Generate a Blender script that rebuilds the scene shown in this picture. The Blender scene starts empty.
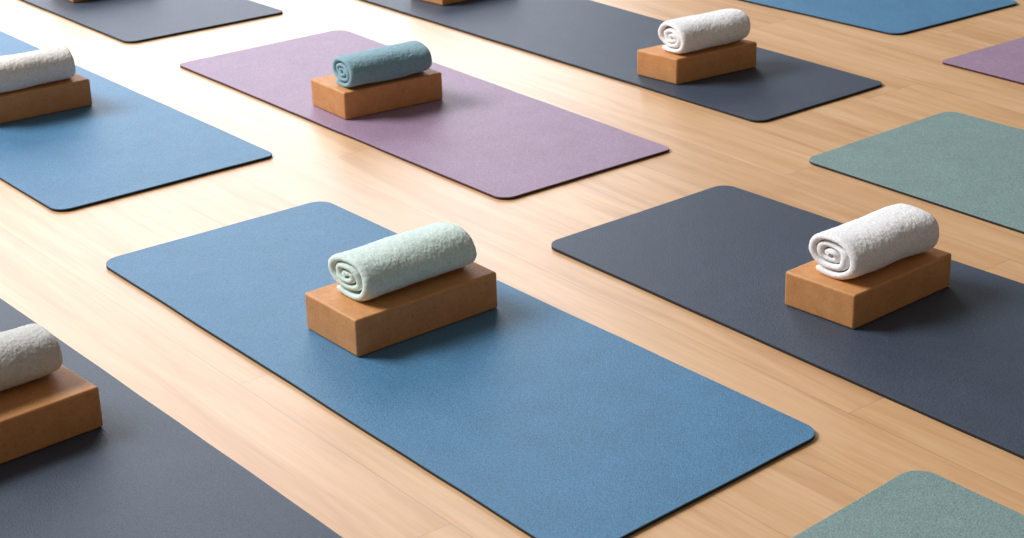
import bpy, bmesh, math, random
from mathutils import Vector, noise, Matrix

sc = bpy.context.scene
COL = sc.collection

# ------------------------------------------------------------------ camera
CAM_H = 2.0
cam_data = bpy.data.cameras.new('camera')
cam = bpy.data.objects.new('camera', cam_data)
COL.objects.link(cam)
cam_data.sensor_width = 36.0
cam_data.lens = 1942.36 * 36.0 / 1024.0
right = Vector((0.99955135, -0.01185025, -0.02750767))
up = Vector((0.02995163, 0.39546861, 0.917991))
back = -Vector((0.0, 0.91840304, -0.39564612))
rot = Matrix((right, up, back)).transposed().to_4x4()
cam.matrix_world = Matrix.Translation((0, 0, CAM_H)) @ rot
cam_data.dof.use_dof = True
cam_data.dof.focus_distance = 4.7
cam_data.dof.aperture_fstop = 8.0
cam_data.clip_end = 200
sc.camera = cam

# ------------------------------------------------------------------ light
world = bpy.data.worlds.new('room_light')
sc.world = world
world.use_nodes = True
bgn = world.node_tree.nodes['Background']
bgn.inputs['Color'].default_value = (1.0, 0.88, 0.76, 1)
bgn.inputs['Strength'].default_value = 0.19


def window_light(name, loc, target, sx, sy, radiance, color):
    d = bpy.data.lights.new(name, 'AREA')
    d.shape = 'RECTANGLE'
    d.size, d.size_y = sx, sy
    d.energy = radiance * sx * sy * math.pi
    d.color = color
    o = bpy.data.objects.new(name, d)
    COL.objects.link(o)
    o.location = loc
    o.rotation_euler = (Vector(target) - Vector(loc)).to_track_quat('-Z', 'Y').to_euler()
    return o


# tall windows in the far wall, left of the frame, and in the left wall
window_light('far_window_light', (-4.4, 13.0, 3.1), (-4.4, 0.0, 3.1), 10.2, 5.0, 4.3, (0.88, 0.92, 1.0))
window_light('side_window_light', (-10.3, 8.0, 9.4), (0.2, 5.0, 0.0), 6.4, 5.2, 27.5, (0.985, 0.985, 1.0))

sc.view_settings.view_transform = 'Standard'
sc.view_settings.look = 'None'
sc.view_settings.gamma = 1.0
sc.view_settings.use_curve_mapping = False
sc.view_settings.exposure = 0.0


# ------------------------------------------------------------------ node helpers
def srgb(r, g, b):
    f = lambda v: (v / 255.0) / 12.92 if v / 255.0 <= 0.04045 else ((v / 255.0 + 0.055) / 1.055) ** 2.4
    return (f(r), f(g), f(b), 1.0)


class Mat:
    def __init__(self, name):
        self.m = bpy.data.materials.new(name)
        self.m.use_nodes = True
        self.t = self.m.node_tree
        self.n = self.t.nodes
        self.b = self.n['Principled BSDF']

    def node(self, kind, **kw):
        nd = self.n.new(kind)
        for k, v in kw.items():
            setattr(nd, k, v)
        return nd

    def put(self, sock, v):
        if hasattr(v, 'is_output') or isinstance(v, bpy.types.NodeSocket):
            self.t.links.new(v, sock)
        else:
            sock.default_value = v

    def math(self, op, a, b=0.0, c=None, clamp=False):
        nd = self.node('ShaderNodeMath', operation=op, use_clamp=clamp)
        self.put(nd.inputs[0], a)
        self.put(nd.inputs[1], b)
        if c is not None:
            self.put(nd.inputs[2], c)
        return nd.outputs[0]

    def vec(self, x, y, z):
        nd = self.node('ShaderNodeCombineXYZ')
        for i, v in enumerate((x, y, z)):
            self.put(nd.inputs[i], v)
        return nd.outputs[0]

    def noise(self, vec, scale, detail=4.0, rough=0.55, dist=0.0):
        nd = self.node('ShaderNodeTexNoise')
        self.put(nd.inputs['Vector'], vec)
        nd.inputs['Scale'].default_value = scale
        nd.inputs['Detail'].default_value = detail
        nd.inputs['Roughness'].default_value = rough
        nd.inputs['Distortion'].default_value = dist
        return nd.outputs['Fac']

    def ramp(self, fac, stops):
        nd = self.node('ShaderNodeValToRGB')
        cr = nd.color_ramp
        while len(cr.elements) < len(stops):
            cr.elements.new(0.5)
        for e, (p, c) in zip(cr.elements, stops):
            e.position = p
            e.color = c
        self.put(nd.inputs[0], fac)
        return nd.outputs[0]

    def mix(self, fac, a, b, blend='MIX'):
        nd = self.node('ShaderNodeMix', data_type='RGBA', blend_type=blend)
        self.put(nd.inputs[0], fac)
        self.put(nd.inputs[6], a)
        self.put(nd.inputs[7], b)
        return nd.outputs[2]

    def bump(self, height, strength, distance):
        nd = self.node('ShaderNodeBump')
        nd.inputs['Strength'].default_value = strength
        nd.inputs['Distance'].default_value = distance
        self.put(nd.inputs['Height'], height)
        self.t.links.new(nd.outputs[0], self.b.inputs['Normal'])


# ------------------------------------------------------------------ materials
PLANK_A = math.radians(-52.6)


def floor_material():
    M = Mat('oak_floor')
    tc = M.node('ShaderNodeTexCoord').outputs['Object']
    sp = M.node('ShaderNodeSeparateXYZ')
    M.put(sp.inputs[0], tc)
    X, Y = sp.outputs[0], sp.outputs[1]
    ca, sa = math.cos(PLANK_A), math.sin(PLANK_A)
    v = M.math('ADD', M.math('MULTIPLY', X, ca), M.math('MULTIPLY', Y, sa))      # along the planks
    u = M.math('ADD', M.math('MULTIPLY', X, -sa), M.math('MULTIPLY', Y, ca))     # across
    W, Lp = 0.236, 2.15
    pu = M.math('DIVIDE', M.math('SUBTRACT', u, 1.935), W)
    row = M.math('FLOOR', pu)
    fu = M.math('SUBTRACT', pu, row)
    off = M.math('FRACT', M.math('ADD', M.math('MULTIPLY', row, 0.382), 0.06))
    pv = M.math('ADD', M.math('DIVIDE', M.math('ADD', v, 3.45), Lp), off)
    cell = M.math('FLOOR', pv)
    fv = M.math('SUBTRACT', pv, cell)
    wn = M.node('ShaderNodeTexWhiteNoise', noise_dimensions='2D')
    M.put(wn.inputs['Vector'], M.vec(row, cell, 0.0))
    rnd = wn.outputs['Value']
    rnd2 = M.node('ShaderNodeSeparateColor')
    M.put(rnd2.inputs[0], wn.outputs['Color'])
    # grain, stretched along v, shifted plank by plank
    sh = M.math('MULTIPLY', rnd, 37.0)
    g1 = M.noise(M.vec(M.math('MULTIPLY', v, 1.1), M.math('MULTIPLY', u, 15.0), sh), 1.0, 4.0, 0.6, 1.1)
    g2 = M.noise(M.vec(M.math('MULTIPLY', v, 5.0), M.math('MULTIPLY', u, 110.0), sh), 1.0, 3.0, 0.6, 0.3)
    g3 = M.noise(M.vec(M.math('MULTIPLY', v, 2.6), M.math('MULTIPLY', u, 6.0), sh), 1.0, 2.0, 0.5, 0.8)
    base = M.ramp(g1, [(0.28, srgb(*FLOOR_D)), (0.5, srgb(*FLOOR_M)), (0.72, srgb(*FLOOR_L))])
    fine = M.ramp(g2, [(0.3, (0.86, 0.82, 0.76, 1)), (0.62, (1.04, 1.04, 1.04, 1))])
    c = M.mix(0.5, base, fine, 'MULTIPLY')
    spot = M.ramp(g3, [(0.2, (0.84, 0.80, 0.74, 1)), (0.42, (1, 1, 1, 1))])
    c = M.mix(0.55, c, spot, 'MULTIPLY')
    tint = M.ramp(rnd, [(0.0, (0.94, 0.92, 0.90, 1)), (0.5, (1, 1, 1, 1)), (1.0, (1.03, 1.05, 1.06, 1))])
    c = M.mix(1.0, c, tint, 'MULTIPLY')
    # joints
    su = M.math('LESS_THAN', M.math('MINIMUM', fu, M.math('SUBTRACT', 1.0, fu)), 0.0012 / W)
    sv = M.math('LESS_THAN', M.math('MINIMUM', fv, M.math('SUBTRACT', 1.0, fv)), 0.0010 / Lp)
    seam = M.math('MAXIMUM', su, sv)
    c = M.mix(M.math('MULTIPLY', seam, 0.45), c, srgb(130, 94, 66))
    M.put(M.b.inputs['Base Color'], c)
    r = M.math('ADD', M.math('MULTIPLY', g2, 0.10), 0.36)
    M.put(M.b.inputs['Roughness'], r)
    M.b.inputs['IOR'].default_value = 1.5
    M.b.inputs['Coat Weight'].default_value = 0.7
    M.b.inputs['Coat Roughness'].default_value = 0.42
    h = M.math('SUBTRACT', M.math('MULTIPLY', g2, 0.25), M.math('MULTIPLY', seam, 1.0))
    M.bump(h, 0.35, 0.0006)
    return M.m


FLOOR_D, FLOOR_M, FLOOR_L = (194, 147, 100), (210, 166, 119), (218, 179, 136)


def mat_surface(name, rgb, rough=0.54):
    M = Mat(name)
    tc = M.node('ShaderNodeTexCoord').outputs['Object']
    base = srgb(*rgb)
    lo = tuple(x * 0.93 for x in base[:3]) + (1,)
    hi = tuple(min(1, x * 1.06) for x in base[:3]) + (1,)
    n1 = M.noise(tc, 9.0, 5.0, 0.6)
    n2 = M.noise(tc, 250.0, 2.0, 0.65)
    c = M.ramp(n1, [(0.3, lo), (0.7, hi)])
    c = M.mix(0.7, c, M.ramp(n2, [(0.3, (0.55, 0.55, 0.55, 1)), (0.7, (1.45, 1.45, 1.45, 1))]), 'MULTIPLY')
    M.put(M.b.inputs['Base Color'], c)
    M.b.inputs['Roughness'].default_value = rough
    M.b.inputs['IOR'].default_value = 1.5
    vo = M.node('ShaderNodeTexVoronoi')
    M.put(vo.inputs['Vector'], tc)
    vo.inputs['Scale'].default_value = 260.0
    hgt = M.math('ADD', M.math('MULTIPLY', n2, 0.6), M.math('MULTIPLY', vo.outputs['Distance'], 0.5))
    M.bump(hgt, 0.7, 0.0012)
    return M.m


def plain(name, rgb, rough):
    M = Mat(name)
    tc = M.node('ShaderNodeTexCoord').outputs['Object']
    b = srgb(*rgb)
    n = M.noise(tc, 120.0, 3.0, 0.6)
    M.put(M.b.inputs['Base Color'], M.ramp(n, [(0.3, tuple(x * .7 for x in b[:3]) + (1,)), (0.7, b)]))
    M.b.inputs['Roughness'].default_value = rough
    return M.m


def cork_material():
    M = Mat('cork')
    tc = M.node('ShaderNodeTexCoord').outputs['Object']
    n1 = M.noise(tc, 28.0, 4.0, 0.6)
    n2 = M.noise(tc, 210.0, 3.0, 0.65)
    vo = M.node('ShaderNodeTexVoronoi')
    M.put(vo.inputs['Vector'], tc)
    vo.inputs['Scale'].default_value = 150.0
    c = M.ramp(n1, [(0.3, srgb(*CORK_D)), (0.7, srgb(*CORK_L))])
    c = M.mix(0.8, c, M.ramp(n2, [(0.30, (0.86, 0.84, 0.82, 1)), (0.5, (1, 1, 1, 1)), (0.7, (1.10, 1.10, 1.10, 1))]), 'MULTIPLY')
    sc_ = M.node('ShaderNodeSeparateColor')
    M.put(sc_.inputs[0], vo.outputs['Color'])
    dark = M.math('LESS_THAN', sc_.outputs[0], 0.03)
    c = M.mix(M.math('MULTIPLY', dark, 0.18), c, srgb(120, 74, 36))
    M.put(M.b.inputs['Base Color'], c)
    M.b.inputs['Roughness'].default_value = 0.62
    M.b.inputs['Specular IOR Level'].default_value = 0.5
    M.bump(n2, 0.35, 0.0010)
    return M.m


CORK_D, CORK_L = (192, 132, 78), (206, 148, 92)


def towel_material(name, rgb):
    M = Mat(name)
    tc = M.node('ShaderNodeTexCoord').outputs['Object']
    b = srgb(*rgb)
    n = M.noise(tc, 150.0, 3.0, 0.65)
    n2 = M.noise(tc, 420.0, 2.0, 0.6)
    c = M.ramp(n, [(0.32, tuple(x * .80 for x in b[:3]) + (1,)), (0.58, b)])
    M.put(M.b.inputs['Base Color'], c)
    M.b.inputs['Roughness'].default_value = 0.95
    M.b.inputs['Specular IOR Level'].default_value = 0.1
    M.b.inputs['Sheen Weight'].default_value = 0.35
    M.b.inputs['Sheen Roughness'].default_value = 0.6
    M.bump(M.math('ADD', n, M.math('MULTIPLY', n2, 0.6)), 0.9, 0.0019)
    return M.m


M_FLOOR = floor_material()
M_BLUE = mat_surface('blue_rubber', (70, 120, 156))
M_CHAR = mat_surface('charcoal_rubber', (58, 70, 86))
M_PURPLE = mat_surface('mauve_rubber', (150, 126, 150))
M_GREEN = mat_surface('sage_rubber', (120, 146, 144))
M_EDGE = plain('dark_rubber_edge', (30, 26, 26), 0.8)
M_EDGE_MAUVE = plain('maroon_rubber_edge', (58, 26, 32), 0.8)
M_CORK = cork_material()
M_MINT = towel_material('mint_terry', (212, 233, 226))
M_TEAL = towel_material('teal_terry', (122, 166, 180))
M_WHITE = towel_material('white_terry', (242, 242, 243))
M_IVORY = towel_material('ivory_terry', (234, 230, 224))
M_GREY = towel_material('pale_grey_terry', (206, 206, 202))


# ------------------------------------------------------------------ object helpers
def link(name, bm, m, parent=None, smooth=False):
    bm.normal_update()
    me = bpy.data.meshes.new(name)
    bm.to_mesh(me)
    bm.free()
    me.materials.append(m)
    if smooth:
        for p in me.polygons:
            p.use_smooth = True
    o = bpy.data.objects.new(name, me)
    COL.objects.link(o)
    if parent:
        o.parent = parent
    return o


def tag(o, label, cat, group=None):
    o['label'] = label
    o['category'] = cat
    if group:
        o['group'] = group


# ------------------------------------------------------------------ floor
bm = bmesh.new()
for z, fl in ((0.0, False), (-0.03, True)):
    vs = [bm.verts.new((x, y, z)) for x, y in ((-9, -3), (9, -3), (9, 16), (-9, 16))]
    bm.faces.new(vs[::-1] if fl else vs)
bm.verts.ensure_lookup_table()
for i in range(4):
    j = (i + 1) % 4
    bm.faces.new((bm.verts[j], bm.verts[i], bm.verts[4 + i], bm.verts[4 + j]))
floor = link('floor', bm, M_FLOOR)
floor['kind'] = 'structure'


# ------------------------------------------------------------------ yoga mats
MAT_T = 0.009


def rounded_outline(corners, radii, wob, seed):
    """Rounded quad with a faint natural waviness along its long edges."""
    pts = []
    n = len(corners)
    for i in range(n):
        p0, p, p1 = (Vector(corners[(i - 1) % n]), Vector(corners[i]), Vector(corners[(i + 1) % n]))
        r = radii[i]
        a = (p0 - p).normalized()
        b = (p1 - p).normalized()
        th = a.angle(b)
        t = r / math.tan(th / 2)
        c = p + (a + b).normalized() * (r / math.sin(th / 2))
        s = (p + a * t) - c
        e = (p + b * t) - c
        a0, a1 = math.atan2(s.y, s.x), math.atan2(e.y, e.x)
        d = (a1 - a0 + math.pi) % (2 * math.pi) - math.pi
        for k in range(11):
            an = a0 + d * k / 10
            pts.append(c + Vector((math.cos(an), math.sin(an))) * r)
        # points along the edge to the next corner
        q = p1
        a2 = (p - q).normalized()
        b2 = (Vector(corners[(i + 2) % n]) - q).normalized()
        t2 = radii[(i + 1) % n] / math.tan(a2.angle(b2) / 2)
        st, en = p + b * t, q + a2 * t2
        L = (en - st).length
        m = max(2, int(L / 0.04))
        nn = Vector((-(en - st).y, (en - st).x)).normalized()
        for k in range(1, m):
            f = k / m
            w = noise.noise(Vector((f * L * 5.0, seed * 7.3 + i * 3.1, 0.0))) * wob * min(1, f * 6, (1 - f) * 6)
            pts.append(st.lerp(en, f) + nn * w)
    return pts


def slab(name, pts, z0, z1, m, parent, bevel=0.0):
    bm = bmesh.new()
    top = [bm.verts.new((p.x, p.y, z1)) for p in pts]
    bot = [bm.verts.new((p.x, p.y, z0)) for p in pts]
    n = len(pts)
    ft = bm.faces.new(top)
    bm.faces.new(bot[::-1])
    for i in range(n):
        j = (i + 1) % n
        bm.faces.new((bot[i], bot[j], top[j], top[i]))
    bmesh.ops.recalc_face_normals(bm, faces=bm.faces)
    if bevel:
        edges = [e for e in ft.edges]
        bmesh.ops.bevel(bm, geom=edges, offset=bevel, segments=2, affect='EDGES', profile=0.6)
    bmesh.ops.triangulate(bm, faces=[f for f in bm.faces if len(f.verts) > 4])
    return link(name, bm, m, parent)


def yoga_mat(corners, m, label, r=0.045, wob=0.0022, seed=1):
    # corners: near-left/far-left ... given as [left, far, right, near] on the floor
    cx = sum(c[0] for c in corners) / 4
    cy = sum(c[1] for c in corners) / 4
    root = bpy.data.objects.new('yoga_mat', None)
    COL.objects.link(root)
    root.empty_display_size = 0.1
    root.location = (cx, cy, 0)
    tag(root, label, 'yoga mat', 'yoga mats laid out on the wooden floor')
    loc = [(c[0] - cx, c[1] - cy) for c in corners]
    area = sum(loc[i][0] * loc[(i + 1) % 4][1] - loc[(i + 1) % 4][0] * loc[i][1] for i in range(4))
    rr = list(r) if isinstance(r, (tuple, list)) else [r] * 4
    if area < 0:
        loc = loc[::-1]
        rr = rr[::-1]
    pts = rounded_outline(loc, rr, wob, seed)
    slab('rubber_underside', pts, 0.0003, MAT_T - 0.0022, M_EDGE_MAUVE if m is M_PURPLE else M_EDGE, root)
    slab('mat_surface', pts, MAT_T - 0.0022, MAT_T, m, root, bevel=0.0009)
    return root


yoga_mat([(-1.0954, 4.7576), (-0.5325, 5.1669), (0.6589, 3.687), (0.1034, 3.197)], M_BLUE,
         'blue yoga mat in the middle under the cork block with the mint green towel', 0.05, seed=1)
yoga_mat([(0.0885, 4.787), (0.6148, 5.1957), (1.8287, 3.7963), (1.2314, 3.3325)], M_CHAR,
         'charcoal yoga mat directly right of the central blue mat, under a block with white towel', 0.045, seed=2)
yoga_mat([(-1.1458, 6.5182), (-0.5984, 6.8945), (0.4930, 5.5020), (-0.0179, 5.1207)], M_PURPLE,
         'mauve purple yoga mat seen whole, under the block with the teal towel', (0.022, 0.05, 0.022, 0.045), seed=3)
yoga_mat([(-2.52, 6.72), (-1.97, 7.12), (-0.7052, 5.5546), (-1.282, 5.1311)], M_BLUE,
         'blue yoga mat at the left edge, under the block with an ivory white towel', (0.04, 0.04, 0.028, 0.045), seed=4)
yoga_mat([(-1.96, 4.33), (-1.455, 4.725), (-0.155, 3.064), (-0.66, 2.67)], M_CHAR,
         'charcoal grey yoga mat in the bottom left corner, under the pale grey towel', 0.045, seed=5)
yoga_mat([(-1.09, 7.94), (-0.60, 8.31), (1.2427, 6.0689), (0.7829, 5.7207)], M_CHAR,
         'long charcoal yoga mat at the top centre carrying two cork blocks', (0.04, 0.04, 0.03, 0.04), seed=6)
yoga_mat([(-2.535, 8.234), (-2.05, 8.52), (-0.8286, 7.1521), (-1.365, 6.7997)], M_CHAR,
         'charcoal yoga mat at the top left, behind the mauve mat', (0.04, 0.04, 0.022, 0.045), seed=7)
yoga_mat([(0.1065, 7.9786), (0.6398, 8.3423), (1.9165, 6.9797), (1.3832, 6.6159)], M_BLUE,
         'blue yoga mat at the top right, the farthest on that side', (0.04, 0.04, 0.03, 0.045), seed=8)
yoga_mat([(0.8687, 5.3745), (1.3854, 5.778), (2.621, 4.3961), (2.0475, 3.9482)], M_GREEN,
         'sage green yoga mat at the right edge, bare, behind the white towel', (0.04, 0.04, 0.04, 0.04), seed=9)
yoga_mat([(1.4662, 6.2886), (1.9881, 6.6612), (3.1872, 5.245), (2.6653, 4.8725)], M_PURPLE,
         'mauve purple yoga mat cut off by the right edge, only its left tip showing', 0.018, seed=10)
yoga_mat([(0.3533, 3.1003), (0.8271, 3.5316), (1.975, 2.0752), (1.5013, 1.6439)], M_GREEN,
         'sage green yoga mat cut off in the bottom right corner', 0.05, seed=11)


# ------------------------------------------------------------------ cork blocks
def cork_block(a, b, c, h, label, seed=0):
    """a, b, c: floor-plan corners (left, front, right); the fourth closes the parallelogram."""
    a, b, c = Vector(a), Vector(b), Vector(c)
    ul, uw = (c - b).normalized() * 0.006, (a - b).normalized() * 0.006
    a, b, c = a - ul + uw, b - ul - uw, c + ul - uw
    h += 0.003
    d = a + c - b
    o = (a + c) / 2
    bm = bmesh.new()
    q = [a - o, b - o, c - o, d - o]
    bot = [bm.verts.new((p.x, p.y, 0)) for p in q]
    top = [bm.verts.new((p.x, p.y, h)) for p in q]
    bm.faces.new(bot[::-1])
    bm.faces.new(top)
    for i in range(4):
        j = (i + 1) % 4
        bm.faces.new((bot[i], bot[j], top[j], top[i]))
    bmesh.ops.recalc_face_normals(bm, faces=bm.faces)
    bmesh.ops.bevel(bm, geom=list(bm.edges), offset=0.006, segments=4, affect='EDGES', profile=0.5)
    ob = link('cork_block', bm, M_CORK, smooth=True)
    ob.location = (o.x, o.y, MAT_T)
    try:
        for p in ob.data.polygons:
            p.use_smooth = p.area < 0.002
    except Exception:
        pass
    tag(ob, label, 'yoga block', 'cork yoga blocks')
    return ob


def quad_dir(b, ang_l, l, ang_w, w):
    b = Vector(b)
    c = b + Vector((math.cos(math.radians(ang_l)), math.sin(math.radians(ang_l)))) * l
    a = b + Vector((math.cos(math.radians(ang_w)), math.sin(math.radians(ang_w)))) * w
    return a, b, c


cork_block((-0.4956, 4.2912), (-0.3675, 4.1270), (-0.045, 4.3818), 0.094,
           'tan cork block on the central blue mat, under the mint towel')
cork_block((0.6747, 4.3467), (0.811, 4.1975), (1.0850, 4.4280), 0.088,
           'tan cork block on the right-hand charcoal mat')
cork_block((-0.6250, 6.0124), (-0.5110, 5.8590), (-0.2158, 6.0374), 0.088,
           'tan cork block on the mauve mat, under the teal towel')
cork_block((0.4461, 6.2315), (0.5621, 6.1168), (0.8370, 6.2780), 0.086,
           'tan cork block at the near end of the long charcoal mat, under a white towel')
A, B, C = quad_dir((-1.3669, 6.0847), 180 + 32.5, 0.36, 128, 0.185)
cork_block(C + (A - B), C, B, 0.087, 'tan cork block cut by the left edge on the blue mat')
A, B, C = quad_dir((-0.9184, 3.8107), 180 + 40.3, 0.37, 131, 0.20)
cork_block(C + (A - B), C, B, 0.096, 'tan cork block cut by the left edge, low on the charcoal mat')
A, B, C = quad_dir((-0.2307, 7.1657), 36.0, 0.34, 136, 0.17)
cork_block(A, B, C, 0.086, 'cork block at the top centre, only its bottom edge showing')
A, B, C = quad_dir((-1.6699, 7.3656), 33.0, 0.34, 130, 0.17)
cork_block(A, B, C, 0.086, 'cork block at the top left, only a sliver of its base showing')


# ------------------------------------------------------------------ rolled towels
def rolled_towel(center, ang, L, a, b, m, label, ztop, turns=3.2, seed=0, phi0=-1.0, flip=1):
    """A strip of terry cloth wound into a spiral: one sheet with rounded rims."""
    rnd = random.Random(seed)
    NT = int(turns * 124)
    NAX = 140                      # axial samples of the faces
    tot = turns * 2 * math.pi
    rho_in = 0.10
    pitch = (1.0 - rho_in) / turns
    half = pitch * 0.455
    lat = half * b * 1.15         # rim radius in metres
    prof = []                     # (axial, offset in units of half)
    X = L / 2 - lat
    for k in range(NAX + 1):
        prof.append((-X + 2 * X * k / NAX, 1.0, 0.0))
    for k in range(1, 6):
        t = math.pi / 2 - math.pi * k / 6
        prof.append((X, math.sin(t), math.cos(t)))
    for k in range(25):
        prof.append((X - 2 * X * k / 24, -1.0, 0.0))
    for k in range(1, 6):
        t = -math.pi / 2 + math.pi * k / 6
        prof.append((-X, math.sin(t), -math.cos(t)))
    NP = len(prof)
    bm = bmesh.new()
    rings = []
    off = Vector((rnd.random() * 50, rnd.random() * 50, rnd.random() * 50))
    for i in range(NT + 1):
        th = tot * i / NT
        rho = 1.0 - half - pitch * (th / (2 * math.pi))
        ph = phi0 - flip * th
        # rim of every turn sits a little deeper or prouder than its neighbour
        rim = 0.006 * noise.noise(Vector((th * 0.55, seed * 3.7, 0))) - 0.0045 * (1 - rho)
        taper = min(1.0, (i + 0.3) / 5.0, (NT - i + 0.3) / 5.0)
        taper = math.sqrt(max(0.05, 1 - (1 - taper) ** 2))
        ring = []
        for ax, o, e in prof:
            x = ax + e * lat * taper
            sgn = 1 if ax > 0 else -1
            edge = max(0.0, (abs(x) - (L / 2 - 0.035)) / 0.035)
            x += sgn * rim * min(1.0, edge * 1.5)
            r = rho + half * o * taper
            # squashed roll: softer square ellipse, wobble that grows inward
            cs, sn = math.cos(ph), math.sin(ph)
            ex = 0.90
            px = math.copysign(abs(cs) ** ex, cs)
            pz = math.copysign(abs(sn) ** ex, sn)
            wob = 1.0 + 0.16 * noise.noise(Vector((ph * 0.9 + seed, rho * 3.0, x * 6))) * (1.3 - rho)
            y = a * r * px * wob
            z = b * r * pz * wob
            y += 0.10 * a * (1 - rho) * math.sin(seed)          # core sits off centre
            z += -0.06 * b * (1 - rho)
            k = 1.0 - 0.085 * edge ** 2 * (rho ** 2)
            k *= 1.0 + 0.035 * noise.noise(Vector((x * 9 + seed, 2.0, ph * 0.4)))
            z *= 1.0 - 0.28 * (1 - rho)
            y *= k
            z *= k
            if o > 0.3:
                P = Vector((x * 1.0, y, z))
                nn = Vector((0, cs, sn)).normalized()
                d = 0.0008 * noise.noise(P * 75 + off) + 0.0011 * noise.noise(P * 170 + off)
                d += 0.0016 * noise.noise(Vector((x * 14, ph * 1.4, seed * 1.3)))
                y += nn.y * d
                z += nn.z * d
            # sag onto the block: flat underside
            zb = -b * 0.90
            if z < zb:
                z = zb + (z - zb) * 0.12
            ring.append(bm.verts.new((x, y, z)))
        rings.append(ring)
    for i in range(NT):
        for k in range(NP):
            j = (k + 1) % NP
            bm.faces.new((rings[i][k], rings[i][j], rings[i + 1][j], rings[i + 1][k]))
    for ring in (rings[0], rings[-1]):
        n1 = NAX
        # close the cut ends of the sheet with a strip between both faces
        co = Vector((0, 0, 0))
        for vv in ring:
            co += vv.co
        cv = bm.verts.new(co / NP)
        for k in range(NP):
            bm.faces.new((ring[k], ring[(k + 1) % NP], cv))
    bmesh.ops.recalc_face_normals(bm, faces=bm.faces)
    zmin = min(v.co.z for v in bm.verts)
    for v in bm.verts:
        v.co.z -= zmin
    o = link('rolled_towel', bm, m, smooth=True)
    o.location = (center[0], center[1], ztop + 0.0034)
    o.rotation_euler = (0, 0, math.radians(ang))
    tag(o, label, 'towel', 'rolled towels on the cork blocks')
    return o


rolled_towel((-0.2662, 4.3552), 38.5, 0.335, 0.102, 0.0625, M_MINT,
             'rolled mint green towel on the block of the central blue mat', MAT_T + 0.094, seed=1)
rolled_towel((0.8868, 4.3914), 37.5, 0.306, 0.098, 0.066, M_WHITE,
             'rolled white towel on the right-hand charcoal mat, nearest of the bright white ones', MAT_T + 0.088, seed=2)
rolled_towel((-0.4003, 5.9948), 32.5, 0.300, 0.086, 0.0585, M_TEAL,
             'rolled teal blue towel on the block of the mauve mat', MAT_T + 0.088, seed=3)
rolled_towel((0.6617, 6.2578), 32.5, 0.290, 0.092, 0.062, M_WHITE,
             'rolled white towel at the top right of centre, on the long charcoal mat', MAT_T + 0.086, seed=4)
rolled_towel((-1.5653, 6.0328), 32.5, 0.325, 0.082, 0.064, M_IVORY,
             'rolled ivory white towel cut by the left edge, above the light blue mat', MAT_T + 0.087, seed=5)
rolled_towel((-1.1631, 3.8148), 40.0, 0.320, 0.092, 0.064, M_GREY,
             'rolled pale grey towel cut by the left edge, above the bottom charcoal mat', MAT_T + 0.096, seed=6)
